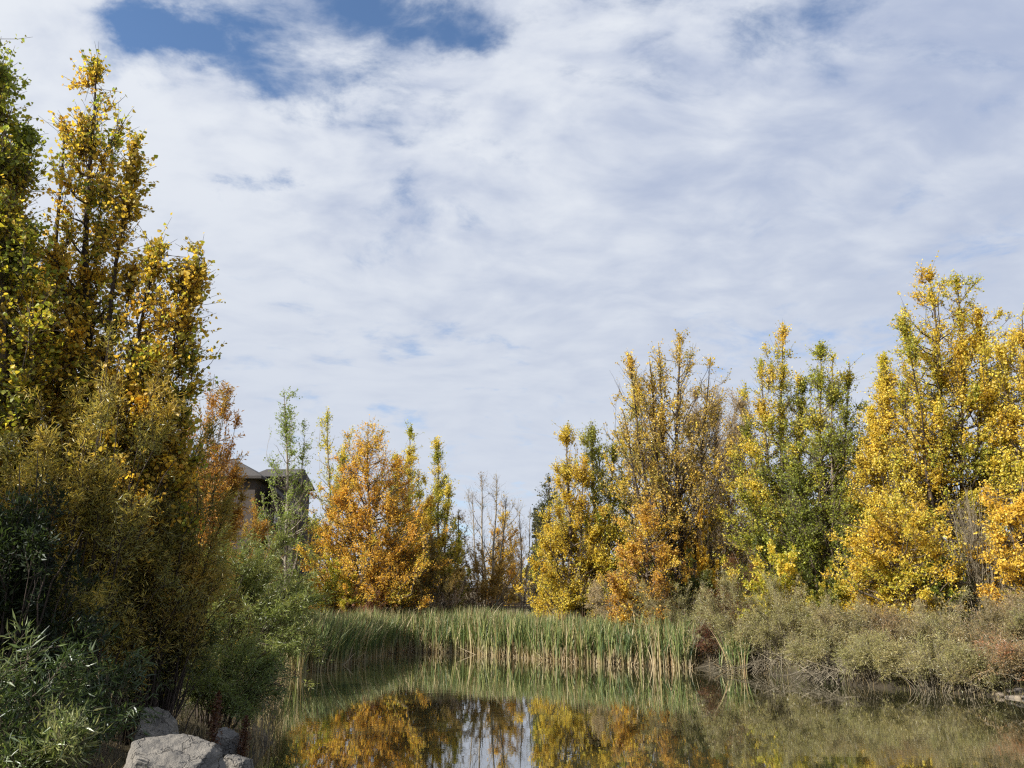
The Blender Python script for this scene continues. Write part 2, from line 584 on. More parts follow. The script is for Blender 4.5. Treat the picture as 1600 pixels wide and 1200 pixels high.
def shrub(label, cx, Y, half_px, top_py, nleaf, lsize, pal, seed, name='willow_shrub', cat='shrub', group=None, shape='lance', nst=46, depth=None,
          bark=M_BARK, lpt=14, twlen=.5, mat=M_LANCE, wl=1.0, qj=.18, spread_el=(4, 88), sag=0.0, base_z=None, arch=.55, leaf_dir=.8, stem_r=.014,
          lean=(0, 0), qtop=0.0, twig_r=.004, ustart=.2, up=.25, kmin=.68):
    rs = np.random.RandomState(seed)
    g = at(cx, 935, Y)
    bx, by = g[0], Y
    bz = (ground_z(bx, by) if base_z is None else base_z) - .03
    root = empty(name, (bx, by, bz), label, cat, group)
    H = at(cx, top_py, Y)[2] - bz
    Rx = half_px * Y / 1200.0
    Ry = Rx * .85 if depth is None else depth
    ph = rs.uniform(0, 2 * math.pi, nst)
    rho = np.sqrt(rs.uniform(0, 1, nst)) if spread_el[0] < 15 else .75 * rs.uniform(0, 1, nst)
    k = rs.uniform(kmin, 1.08, nst)
    hx, hy = np.cos(ph) * rho * Rx, np.sin(ph) * rho * Ry
    hz = H * np.maximum((1 - np.minimum(rho, .999) ** 2.4) ** .5, .12) * k
    b0 = np.stack([bx + hx * .25 + rs.normal(size=nst) * .08, by + hy * .25 + rs.normal(size=nst) * .08, np.full(nst, bz)], -1)
    P2 = np.stack([bx + hx + lean[0] * k, by + hy + lean[1] * k, bz + hz], -1)
    P1 = b0 + (P2 - b0) * .42
    P1[:, 2] = bz + hz * .5 + arch * np.hypot(hx, hy) * .5 + .15 * H
    cv = bez(b0, P1, P2, 7)
    cv[:, 1:] += rs.normal(size=cv[:, 1:].shape) * .03
    cr = np.linspace(1, .25, 7)[None] * stem_r * rs.uniform(.6, 1.3, (nst, 1))

    def qf(P):
        return qtop * ((P[:, 2] - bz) / H - .5) * 2
    grow(rs, root, MB(), cv, cr, nleaf, lpt, twlen, lsize, shape, pal, mat, bark, wl=wl, qfun=qf, qj=qj, ustart=ustart, up=up, twig_r=twig_r,
         leaf_dir=leaf_dir, crown='foliage', trunk='stems', sag=sag, sides=4)
    return root


# ------------------------------------------------------------------ terrain and water
shore_px = [(395, 1205), (430, 1160), (436, 1110), (440, 1075), (455, 1053), (520, 1040), (590, 1024), (640, 1018), (730, 1021), (820, 1028), (900, 1035), (1000, 1039),
            (1080, 1043), (1170, 1050), (1250, 1062), (1330, 1071), (1420, 1078), (1520, 1086), (1600, 1092)]
SH = [tuple(on_z(*q)[:2]) for q in shore_px]
POLY = SH + [(16.5, 17.5), (18, 12), (16, 7), (9, 4.6), (2, 4.4), (-1.6, 6.0), (-3.3, 9.5)]
POLY = np.array(POLY)


def pond_sd(x, y):
    """signed distance to the pond's edge (negative on the water)"""
    P = np.stack([x, y], -1)
    best = np.full(len(x), 1e9)
    inside = np.zeros(len(x), bool)
    n = len(POLY)
    for i in range(n):
        a_, b_ = POLY[i], POLY[(i + 1) % n]
        e = b_ - a_
        t = np.clip(((P - a_) @ e) / (e @ e), 0, 1)
        dd = np.linalg.norm(P - a_ - t[:, None] * e, axis=1)
        best = np.minimum(best, dd)
        cnd = (a_[1] > y) != (b_[1] > y)
        with np.errstate(divide='ignore', invalid='ignore'):
            xi = (b_[0] - a_[0]) * (y - a_[1]) / (b_[1] - a_[1] + 1e-12) + a_[0]
        inside ^= cnd & (x < xi)
    return np.where(inside, -best, best)


def GZ(x, y):
    d = pond_sd(x, y)
    wob = .10 * np.sin(x * 1.3 + np.sin(y * .9)) * np.sin(y * 1.1 + .7) + .05 * np.sin(x * 3.1 + y * 2.3)
    up = .55 * (1 - np.exp(-np.maximum(d, 0) / .9)) + .75 * (1 - np.exp(-np.maximum(d, 0) / 9.0))
    up = up + wob * np.clip(d / 1.5, 0, 1)
    rise = np.clip((np.hypot(x, y) - 60) / 250, 0, 1) * 5
    z = np.where(d > 0, up - .02, -.9 * (1 - np.exp(np.minimum(d, 0) / 1.4)) - .02)
    return z + rise


def build_ground():
    def axis(lo, hi, step, far):
        c = np.arange(lo, hi + .001, step)
        l = lo - np.geomspace(step, far, 26)[::-1]
        r = hi + np.geomspace(step, far, 26)
        return np.concatenate([l, c, r])
    X = axis(-26, 30, .3, 1200)
    Y = axis(-4, 62, .3, 1200)
    gx, gy = np.meshgrid(X, Y)
    z = GZ(gx.ravel(), gy.ravel())
    V = np.stack([gx.ravel(), gy.ravel(), z], -1)
    nx, ny = len(X), len(Y)
    i = np.arange(nx * ny).reshape(ny, nx)
    F = np.stack([i[:-1, :-1], i[:-1, 1:], i[1:, 1:], i[1:, :-1]], -1).reshape(-1, 4)
    mb = MB()
    mb.add(V, F)
    tag(mb.build('ground', M_GROUND, smooth=True), 'brown soil and dry grass bank around the pond', 'ground', kind='structure')
    mb = MB()
    mb.add([(-14, 2, 0), (22, 2, 0), (22, 44, 0), (-14, 44, 0)], [(0, 1, 2, 3)])
    tag(mb.build('water', M_WATER, smooth=True), 'still olive pond water reflecting autumn trees and sky', 'water', kind='structure')


build_ground()

# ------------------------------------------------------------------ palettes (leaf colours, linear)
GRN, DGRN, LGRN = (.12, .16, .028), (.06, .085, .018), (.27, .35, .07)
YGR, YEL, GLD, ORG = (.42, .43, .04), (.82, .66, .10), (.82, .57, .075), (.80, .47, .06)
RUST, BRN, TAN = (.30, .10, .025), (.20, .115, .045), (.42, .28, .12)
OLV, OLG, GOL = (.24, .25, .065), (.17, .20, .05), (.48, .36, .06)
SGE = (.36, .36, .15)
P_GOLD = [YGR, YEL, GLD, GLD, ORG]
P_YEL = [GRN, YGR, YEL, YEL, GLD]

# ------------------------------------------------------------------ left bank
tree('tall half green poplar at the far left edge, its tip highest of all', -8, 11.5, [(-2, 66, 56, 1.0), (46, 215, 34, .4), (-80, 180, 60, .7)], 34000, .068, [LGRN, (.33, .37, .06), YGR, GLD, GOL], 11,
     shape='round', more=.72, gapw=.6, gapc=.24, b=1.5, rise=1.5, nbr=44, twlen=.55, qtop=-.08, trunk_r=.10, wl=.8, t0=.2)
tree('tall gold poplar with a thin green topped spire, dark trunk showing midway', 142, 12.5, [(150, 108, 62, 1.0, 0), (314, 402, 56, .8, -.4), (206, 226, 26, .25), (97, 188, 20, .2), (245, 395, 72, .8, -.6), (60, 400, 70, .6), (130, 380, 90, .6)],
     46000, .068, [LGRN, YGR, GOL, GLD, GLD, (.66, .36, .04)], 12, shape='round', more=.72, gapw=.6, gapc=.24, b=1.5, rise=1.35, nbr=48, twlen=.55, qtop=-.04, trunk_r=.10, wl=.7, t0=.25, bark=M_DARK, a=.45)
shrub('big golden olive willow filling the bank below the tall poplars', 105, 11.0, 190, 555, 46000, .09, [(.19, .20, .05), (.34, .31, .065), (.52, .41, .075), (.62, .44, .07)], 21, nst=80, twlen=.55, wl=.9, qtop=.15, group='willows on the left bank', bark=M_DARK)
shrub('olive willow with narrow leaves, right of the gold poplar', 250, 12.4, 118, 610, 36000, .09, [(.19, .20, .05), (.33, .29, .065), (.5, .37, .07), (.6, .38, .06)], 22, nst=60, twlen=.5, wl=.9, qtop=.1, group='willows on the left bank', bark=M_DARK)
shrub('rust brown leaved shrub in front of the house', 300, 17.5, 72, 612, 42000, .08, [(.3, .25, .06), (.48, .30, .06), (.48, .23, .05), (.6, .34, .06)], 23, name='rust_shrub', shape='wide', mat=M_LEAF, nst=90, kmin=.78, wl=.8)
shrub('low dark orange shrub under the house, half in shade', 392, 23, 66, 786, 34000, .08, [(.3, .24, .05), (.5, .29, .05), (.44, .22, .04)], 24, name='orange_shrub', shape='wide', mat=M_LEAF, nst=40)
shrub('shrub coloured nearly black green for the deep shade at the left edge', 35, 9.4, 125, 735, 22000, .085, [(.012, .02, .007), (.025, .04, .012), (.04, .06, .015)], 25, name='shade_dark_shrub', shape='wide', nst=60, mat=M_LEAF, bark=M_DARK)  # deep shade of the lower left bank put into the leaf colours
shrub('olive willow between the shade-dark shrub and the overhanging willow', 205, 12.2, 120, 700, 28000, .095, [(.17, .18, .045), (.27, .25, .06), (.42, .32, .06)], 26, nst=60, group='willows on the left bank', bark=M_DARK)
shrub('olive green willow leaning out over the water beside shaded reeds', 348, 17.0, 138, 820, 34000, .10, [(0.192, 0.225, 0.056), (0.225, 0.281, 0.068), (0.270, 0.281, 0.073), (0.360, 0.360, 0.079)], 27, nst=60, lean=(.6, -.3), sag=.15, group='willows on the left bank', bark=M_DARK)
shrub('soft green willow sloping down from the orange shrub to the shaded reeds', 418, 21.5, 78, 862, 24000, .10, [(0.181, 0.212, 0.053), (0.201, 0.255, 0.064), (0.255, 0.265, 0.069), (0.351, 0.351, 0.085)], 29, nst=60, sag=.1, group='willows on the left bank')
shrub('low green willow trailing into the water behind the boulders', 352, 14.2, 85, 985, 17000, .085, [(0.144, 0.192, 0.060), (0.216, 0.276, 0.072), (0.288, 0.300, 0.078)], 28, nst=46, lean=(.35, -.2), sag=.25, group='willows on the left bank', bark=M_DARK)
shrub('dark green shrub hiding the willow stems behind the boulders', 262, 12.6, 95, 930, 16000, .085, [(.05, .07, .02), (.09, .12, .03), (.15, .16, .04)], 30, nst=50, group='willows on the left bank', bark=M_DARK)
shrub('tall grass green willow clump at the bottom left corner', 40, 7.6, 150, 1005, 3600, .125, [(.04, .065, .018), (.085, .125, .035), (.22, .25, .09)], 31, nst=44, twlen=.3, lpt=9, stem_r=.007, group='willow clumps at the bottom left')
shrub('feathery green willow clump arching beside the boulders', 165, 9.6, 95, 985, 3600, .13, [(.04, .065, .018), (.08, .12, .035), (.2, .23, .09)], 32, nst=40, twlen=.32, lpt=9, stem_r=.007, group='willow clumps at the bottom left')
shrub('pale tipped willow clump in front of the lowest boulder', 120, 7.4, 85, 1105, 2600, .105, [(.06, .10, .025), (.14, .19, .045), (.34, .34, .15)], 33, nst=34, twlen=.26, lpt=9, stem_r=.006, group='willow clumps at the bottom left')

tree('yellow green tree mostly hidden between the rust brown shrub and the house', 322, 29.7, [(330, 760, 46, 1.0), (300, 745, 46, .7)], 14000, .11, [GRN, OLV, YGR, GOL], 37, name='aspen_tree', rise=.6, t0=.05, b=.5)
tree('gold tree mostly hidden behind the rust brown shrub', 318, 33, [(318, 730, 34, 1.0), (290, 720, 34, .6)], 9000, .12, [OLV, YGR, GLD, ORG], 34, name='aspen_tree', rise=.8, t0=.08)
tree('dark olive tree mostly hidden behind the willows left of the house', 300, 38, [(305, 740, 44, 1.0), (270, 720, 44, .6)], 8000, .12, [DGRN, OLV, GOL], 35, name='aspen_tree', rise=.8, t0=.08)

tree('leafy poplar just outside the left edge, shading the boulders', -420, 8.5, [(-420, 330, 150, 1.0), (-330, 420, 120, .8), (-520, 420, 120, .8)], 12000, .09, [LGRN, YGR, GLD, GOL], 36, rise=1.0, t0=.1)

# ------------------------------------------------------------------ far bank, left of the bridge
tree('pale green slender poplar standing right of the house', 452, 43, [(444, 610, 38, 1.0), (474, 690, 22, .4), (410, 780, 22, .3)], 14000, .10, [(.15, .2, .04), LGRN, LGRN, (.36, .42, .1)], 41, more=.45, rise=1.3, nbr=40, twlen=.7, t0=.1, a=.4, b=1.1, bark=M_PALE)
tree('thin poplar spire with a yellow tip, second right of the house', 515, 47, [(512, 640, 46, 1.0), (538, 700, 28, .4)], 6500, .10, [(.24, .28, .05), YGR, YEL], 42, rise=1.4, nbr=34, twlen=.65, qtop=.3, t0=.1, bark=M_PALE)
tree('dense orange gold tree, widest on the far bank left of the gap', 580, 43.5, [(575, 660, 78, 1.0), (535, 735, 54, .6), (622, 720, 46, .6), (648, 800, 40, .4)], 56000, .09, [YGR, GLD, ORG, ORG, (.78, .42, .05)], 43, name='aspen_tree', rise=.8, nbr=84, twlen=.75, qtop=.05, t0=.05, a=.35, b=.95, wl=1.8, trunk_r=.13)
tree('yellow green poplar with the taller of two paired spires', 643, 48.5, [(640, 670, 34, 1.0), (618, 715, 34, .6), (655, 760, 40, .6)], 16000, .10, [(.22, .25, .04), YGR, YEL, GLD], 44, rise=1.4, nbr=38, twlen=.65, t0=.08)
tree('yellow green poplar with the lower right spire of the pair', 692, 47.5, [(682, 690, 28, 1.0), (700, 750, 18, .5), (670, 780, 36, .6)], 15000, .10, [(.22, .25, .04), YGR, YEL, GLD], 45, rise=1.3, nbr=36, twlen=.65, t0=.08)
tree('small brownish tree between the yellow spires and the bare trees', 715, 50, [(716, 800, 17, 1.0)], 3500, .09, [OLV, BRN, (.36, .25, .05), GOL], 46, name='small_tree', rise=.8, nbr=30, twlen=.55, t0=.08, a=.4, b=.5)
shrub('low yellow green shrub at the foot of the orange gold tree', 520, 41.5, 46, 865, 9000, .09, [OLV, YGR, YEL], 47, name='yellow_shrub', shape='kite', mat=M_LEAF)
shrub('dull purple red shrub behind the cattails', 572, 41.4, 62, 922, 11000, .08, [(.34, .2, .1), (.42, .2, .13), (.36, .28, .12)], 48, name='red_shrub', shape='wide', mat=M_LEAF)
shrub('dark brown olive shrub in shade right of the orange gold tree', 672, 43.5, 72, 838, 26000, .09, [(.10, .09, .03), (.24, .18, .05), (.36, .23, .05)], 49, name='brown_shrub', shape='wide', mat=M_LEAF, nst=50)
shrub('low shrub coloured blackish for shade behind the middle of the cattails', 705, 42.2, 75, 905, 14000, .08, [(.02, .02, .012), (.06, .042, .026), (.11, .065, .042)], 50, name='shade_dark_shrub', shape='wide', mat=M_LEAF)  # leaf colours darkened to carry the shade beneath the bushes
tree('bare grey tree forking low, left of the two bare ones', 758, 53, [(752, 742, 34, 1.0), (738, 770, 24, .6)], 260, .09, [BRN, GOL], 51, name='bare_tree', rise=1.9, nbr=10, twlen=.9, t0=.12, bark=M_PALE, a=.4, b=.5, trunk_r=.10, lpt=1.2, group='bare trees in the gap')
tree('bare grey tree with a few leaves at its top, right of the two', 770, 52, [(776, 740, 34, 1.0), (790, 775, 20, .5)], 320, .09, [BRN, GOL, GLD], 52, name='bare_tree', rise=1.9, nbr=10, twlen=.9, t0=.12, bark=M_PALE, a=.4, b=.5, trunk_r=.10, lpt=1.4, group='bare trees in the gap')
tree('narrow small orange tree beside the bare trees', 784, 54, [(786, 788, 20, 1.0), (777, 830, 15, .4)], 6500, .09, [YEL, GLD, ORG, (.5, .22, .05)], 53, name='small_tree', rise=.9, nbr=34, twlen=.5, t0=.06, a=.35, b=.55)
tree('thin leafless sapling at the right of the sky gap', 815, 55, [(812, 800, 22, 1.0), (828, 792, 16, .6)], 120, .08, [BRN, GOL], 54, name='bare_tree', rise=1.8, nbr=8, twlen=.8, t0=.15, bark=M_PALE, lpt=.8, trunk_r=.07)
shrub('brown gold shrub below the bare trees', 752, 49, 62, 838, 22000, .095, [(.26, .18, .06), (.48, .31, .07), (.56, .36, .08)], 55, name='brown_shrub', shape='wide', mat=M_LEAF)
shrub('brown twiggy shrub just left behind the bridge', 806, 57, 56, 826, 20000, .095, [(.22, .16, .06), (.38, .25, .08), (.5, .33, .09)], 56, name='brown_shrub', shape='wide', mat=M_LEAF)
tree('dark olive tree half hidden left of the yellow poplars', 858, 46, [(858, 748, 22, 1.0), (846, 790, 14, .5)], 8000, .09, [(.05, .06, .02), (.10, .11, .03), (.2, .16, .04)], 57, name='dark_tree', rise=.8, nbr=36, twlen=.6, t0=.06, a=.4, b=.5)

# ------------------------------------------------------------------ right bank trees
tree('bright yellow poplar beside the right end of the bridge', 890, 38, [(886, 668, 50, 1.0), (915, 720, 52, .7), (874, 800, 22, .4), (940, 800, 40, .4)], 26000, .09, [YGR, YEL, (.66, .46, .03), GLD], 61, rise=1.0, nbr=46, twlen=.65, t0=.05, wl=1.6, qx=-.02)
tree('yellow green poplar behind the bright yellow one, with a thin grey top', 935, 40, [(925, 658, 66, 1.0), (962, 700, 60, .8)], 24000, .09, [GRN, (.24, .25, .03), YGR, YEL], 62, rise=1.1, nbr=46, twlen=.65, t0=.08)
tree('tall thinning poplar with bare forked limbs showing through sparse leaves', 1058, 35.5, [(1062, 527, 62, 1.0, 0), (985, 560, 44, .7, -.3), (1015, 560, 40, .6, .4), (1108, 565, 48, .6, .3), (1030, 545, 34, .5), (975, 640, 40, .4)],
     12000, .10, [OLV, GOL, (.62, .45, .16), GLD, YEL], 63, more=1.25, rise=1.8, nbr=34, twlen=.8, t0=.32, a=.6, b=.6, bark=M_DARK, trunk_r=.15, wl=1.0, bs=.9)
tree('yellow green poplar seen behind the thinning one', 1000, 39, [(992, 600, 74, 1.0), (1030, 640, 62, .6)], 20000, .09, [OLV, YGR, YEL, GLD], 64, rise=1.1, nbr=44, twlen=.65, t0=.1)
tree('pinkish brown twiggy tree with dying leaves, behind the thinning poplar', 1110, 40.5, [(1118, 600, 52, 1.0), (1085, 615, 40, .6), (1160, 632, 32, .5)], 34000, .075, [(.42, .31, .17), (.55, .40, .2), (.36, .24, .08), (.42, .32, .06)], 65, more=1.3, name='fading_tree', rise=1.3, nbr=60, twlen=.8, t0=.1, bark=M_PALE, a=.5, b=.5)
tree('small orange gold tree in front of the thinning trunk', 1010, 33.8, [(1008, 776, 44, 1.0), (985, 850, 34, .5), (1040, 850, 30, .4)], 15000, .085, [YEL, GLD, (.58, .30, .05), TAN], 66, name='small_tree', rise=.7, nbr=40, twlen=.5, t0=.04, a=.3, b=.5)
shrub('short yellow sapling crown right of the thinning trunk', 1102, 34.8, 36, 800, 5500, .09, [YEL, GLD, (.66, .4, .03)], 67, name='yellow_shrub', shape='kite', mat=M_LEAF, spread_el=(35, 88))
tree('leafy poplar with yellow spires over a yellow green crown', 1215, 32.5, [(1224, 520, 62, 1.0), (1190, 570, 44, .6), (1165, 640, 44, .6), (1255, 600, 60, .5)], 40000, .085, [GRN, (.17, .19, .025), YGR, YEL, GLD], 68, rise=1.25, nbr=52, twlen=.6, t0=.07, qtop=.30, a=.35, b=.95, wl=1.6, qx=-.07)
tree('dark green poplar with blunt yellow tips, greenest on the right bank', 1285, 31, [(1283, 543, 60, 1.0), (1328, 568, 36, .6), (1302, 560, 40, .5), (1310, 700, 58, .6), (1240, 720, 55, .5)], 40000, .085, [(.15, .19, .035), (.22, .26, .04), (.30, .33, .045), YGR, YEL], 69, rise=1.2, nbr=52, twlen=.6, t0=.1, qtop=.22, a=.4, b=.95, wl=1.6)
tree('gold poplar of middle height between the green and tallest ones', 1395, 29.5, [(1380, 562, 50, 1.0), (1415, 600, 46, .6), (1360, 640, 30, .5), (1340, 690, 22, .3)], 26000, .085, [YGR, YEL, YEL, GLD], 70, rise=1.1, nbr=46, twlen=.6, t0=.15)
tree('tallest gold poplar on the right bank with spaced limbs', 1498, 28.5, [(1452, 428, 56, .8, 0), (1494, 435, 66, 1.0, .3), (1530, 490, 50, .6, -.4), (1410, 500, 40, .5, -.3), (1425, 590, 50, .4, .4)], 34000, .09, [(.2, .22, .03), YGR, YEL, (.66, .46, .04), GLD], 71, rise=1.15, nbr=44, twlen=.6, t0=.3,
     qtop=.14, a=.5, b=.6, bark=M_DARK, trunk_r=.15, wl=1.1)
tree('gold poplar cut by the right edge of the photo', 1612, 27.5, [(1597, 490, 52, 1.0), (1562, 550, 28, .5), (1650, 520, 50, .6)], 20000, .09, [YGR, YEL, YEL, GLD], 72, rise=1.1, nbr=46, twlen=.6, t0=.45, qtop=.05)
tree('low bright yellow tree hanging over the right bank willows', 1405, 26.5, [(1400, 780, 72, 1.0), (1360, 830, 46, .6), (1440, 840, 46, .5)], 17000, .085, [YGR, YEL, (.66, .44, .03), GLD], 73, name='small_tree', rise=.45, nbr=40, twlen=.5, t0=.3, a=.35, b=.4)
tree('small orange tree at the right edge below the blue spruce', 1600, 25, [(1597, 745, 52, 1.0), (1575, 800, 40, .6)], 11000, .085, [YEL, GLD, GLD, ORG], 74, name='small_tree', rise=.5, nbr=36, twlen=.5, t0=.25, a=.4, b=.5)
shrub('green leaved bush with yellow spots under the tallest poplar', 1475, 26.2, 75, 850, 12000, .075, [DGRN, GRN, (.16, .2, .03), YGR], 75, name='green_bush', shape='kite', mat=M_LEAF)
shrub('grey leafless thicket right of the bright yellow tree', 1535, 25.8, 75, 775, 500, .06, [BRN, GOL], 76, name='bare_thicket', nst=130, lpt=.6, twlen=.8, bark=M_DEAD, twig_r=.006, spread_el=(20, 88))
shrub('yellow and gold bush at the foot of the green poplar', 1215, 29.8, 62, 845, 12000, .085, [(.2, .22, .03), YGR, YEL, GLD], 77, name='yellow_shrub', shape='kite', mat=M_LEAF)
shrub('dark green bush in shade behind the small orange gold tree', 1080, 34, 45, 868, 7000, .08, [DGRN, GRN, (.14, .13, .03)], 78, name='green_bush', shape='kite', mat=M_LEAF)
shrub('dark red brown bush above the sage willows', 1150, 30.8, 62, 872, 11000, .07, [(.10, .06, .025), (.2, .085, .03), (.26, .12, .05)], 79, name='red_shrub', shape='wide', mat=M_LEAF)
shrub('gold green shrub under the yellow tree at the waterside willows', 1320, 28, 70, 880, 12000, .08, [GRN, (.22, .22, .03), YEL, GLD], 80, name='yellow_shrub', shape='kite', mat=M_LEAF)

# sage and tan willows along the right bank
SG1, SG2, SG3 = [(.27, .27, .085), (.38, .35, .135), (.46, .38, .17)], [(.25, .25, .09), (.38, .34, .14), (.44, .33, .17)], [(.24, .20, .08), (.36, .29, .13), (.42, .27, .14)]
sage = [
    (905, 38.0, 55, 910, 'dry sage shrub at the foot of the bright yellow poplar', [(.40, .37, .18), (.5, .43, .23), SGE]),
    (965, 36.0, 55, 898, 'tan dry weeds between the yellow poplar and small orange tree', [(.46, .37, .2), (.56, .45, .26), (.45, .32, .18)]),
    (1055, 33.0, 85, 905, 'sage green willow right above the right end of the cattails', SG1),
    (1140, 30.3, 85, 905, 'sage willow over the dark red dogwood', SG1),
    (1225, 28.3, 85, 908, 'broad sage willow above the first brush pile', SG1),
    (1315, 26.4, 80, 940, 'olive tan willow above the second brush pile', SG2),
    (1400, 25.3, 85, 952, 'reddish tan willow in front of the low yellow tree', SG3),
    (1480, 24.4, 85, 938, 'olive willow above the stony shore', SG2),
    (1565, 23.7, 90, 928, 'brown twiggy willow at the right edge of the shore', SG3),
    (1640, 22.6, 85, 930, 'dull olive willow cut by the right edge at the waterline', SG2),
    (1278, 26.0, 55, 985, 'low tan willow between the two brush piles', SG2),
    (1440, 22.9, 70, 1003, 'low olive shrub right over the shore stones', SG1),
    (1545, 22.1, 75, 1010, 'low reddish shrub at the far right of the stony shore', [(.26, .2, .08), (.36, .27, .13), (.48, .2, .09)]),
    (1195, 28.6, 60, 962, 'low sage shrub leaning over the first brush pile', SG1),
    (1625, 21.6, 70, 1015, 'low tan shrub hanging to the water at the right edge', SG3),
    (1495, 22.3, 50, 1022, 'lowest olive shrub right at the stones', SG2),
    (1150, 31.4, 40, 962, 'narrow tan shrub between dogwood and brush pile', SG2),
    (1365, 24.2, 65, 995, 'low sage shrub behind the longer brush pile', SG1),
]
for i, (cx, Y, hp, tp, lb, pal) in enumerate(sage):
    shrub(lb, cx, Y, hp, tp - 6, 17000, .085, pal, 100 + i, nst=64, twlen=.6, kmin=.45, lpt=9, wl=.8, group='waterside shrubs on the right bank', bark=M_DEAD, up=.4, stem_r=.010)
shrub('dark red dogwood at the right end of the cattails', 1112, 30.5, 36, 972, 5200, .065, [(.12, .03, .024), (.2, .05, .035), (.22, .12, .05), (.2, .18, .07)], 120, name='red_dogwood', shape='wide', mat=M_LEAF, nst=40, kmin=.4, lpt=7)

# ------------------------------------------------------------------ blue spruces


def spruce(label, px, Y, top_py, half_px, seed, pal):
    rs = np.random.RandomState(seed)
    g = at(px, 935, Y)
    bz = ground_z(g[0], Y) - .05
    root = empty('spruce_tree', (g[0], Y, bz), label, 'tree')
    H = at(px, top_py, Y)[2] - bz
    R = half_px * Y / 1200
    w = MB()
    t = np.linspace(0, 1, 10)
    ax = np.stack([np.zeros(10), np.zeros(10), H * t], -1)
    w.tubes(ax[None], (.16 * (1 - t) + .01)[None], 8)
    nb = 150
    tz = rs.uniform(.06, .99, nb)
    L = R * (1 - tz) ** .85 * rs.uniform(.75, 1.1, nb) + .08
    ph = rs.uniform(0, 6.283, nb)
    hd = np.stack([np.cos(ph), np.sin(ph), np.zeros(nb)], -1)
    P0 = np.stack([np.zeros(nb), np.zeros(nb), tz * H], -1)
    P2 = P0 + hd * L[:, None]
    P2[:, 2] -= L * .12
    P1 = P0 + hd * (L * .6)[:, None]
    P1[:, 2] -= L * .3
    cv = bez(P0, P1, P2, 5)
    w.tubes(cv, np.linspace(1, .3, 5)[None] * np.full((nb, 1), .018), 4)
    w.build('trunk', M_DARK, root, smooth=True)
    n = 26000
    bi = rs.choice(nb, n, p=L / L.sum())
    u = rs.uniform(.15, 1, n)
    k = u * 4
    i0 = np.minimum(k.astype(int), 3)
    fr = (k - i0)[:, None]
    S = cv[bi, i0] * (1 - fr) + cv[bi, i0 + 1] * fr
    side = np.cross(hd[bi], np.array([0, 0, 1.]))
    S = S + side * (rs.normal(size=n) * .22 * L[bi] * (1.05 - u))[:, None] + rs.normal(size=(n, 3)) * .03
    D = hd[bi] * .8 + side * rs.normal(size=(n, 1)) * .6 + rs.normal(size=(n, 3)) * .4
    lm = MB()
    leaves(lm, rs, S, D, rs.uniform(.09, .16, n), 'wide', pal_col(rs, pal, rs.uniform(0, 1, n)))
    lm.build('crown', M_NEEDLE, root)


spruce('blue grey spruce behind the gold poplars at the right edge', 1612, 34, 560, 75, 7, [(.02, .035, .03), (.05, .08, .08), (.10, .14, .15)])
spruce('small dark spruce behind the bridge in the sky gap', 838, 62, 792, 13, 8, [(.02, .03, .02), (.05, .065, .045)])

# ------------------------------------------------------------------ far wood that closes the gaps


def far_wood():
    rs = np.random.RandomState(77)
    w, lm = MB(), MB()
    spots = [(rs.uniform(-75, 75), rs.uniform(72, 95)) for _ in range(46)] + [(rs.uniform(6, 46), rs.uniform(44, 58)) for _ in range(26)]
    for (x, y) in spots:
        z = ground_z(x, y)
        H = rs.uniform(3.0, 5.5) + (4.5 if abs(x) > 16 else 0)
        t = np.linspace(0, 1, 6)
        w.tubes(np.stack([np.full(6, x), np.full(6, y), z + H * .8 * t], -1)[None], (.12 * (1 - t) + .02)[None], 5)
        n = 1500
        q = nrm(rs.normal(size=(n, 3))) * rs.uniform(.3, 1, (n, 1)) ** .5
        P = q * np.array([2.6, 2.6, H * .5]) * (.8 + .3 * fbm(rs, q, 1.0)[:, None]) + np.array([x, y, z + H * .52])
        pal = [[OLV, BRN, GOL], [YGR, YEL, GLD], [DGRN, OLV, BRN]][rs.randint(3)]
        leaves(lm, rs, P, rs.normal(size=(n, 3)), rs.uniform(.16, .32, n), 'kite', pal_col(rs, pal, fbm(rs, P, 2.0)))
    o = lm.build('far_wood', M_LEAF)
    tag(o, 'low far wood of olive and gold crowns behind the pond', 'wood', kind='stuff')
    t = w.build('trunks', M_BARK, o)


far_wood()

# ------------------------------------------------------------------ cattails


def offs(poly, d):
    """point list pushed away from the pond"""
    return poly


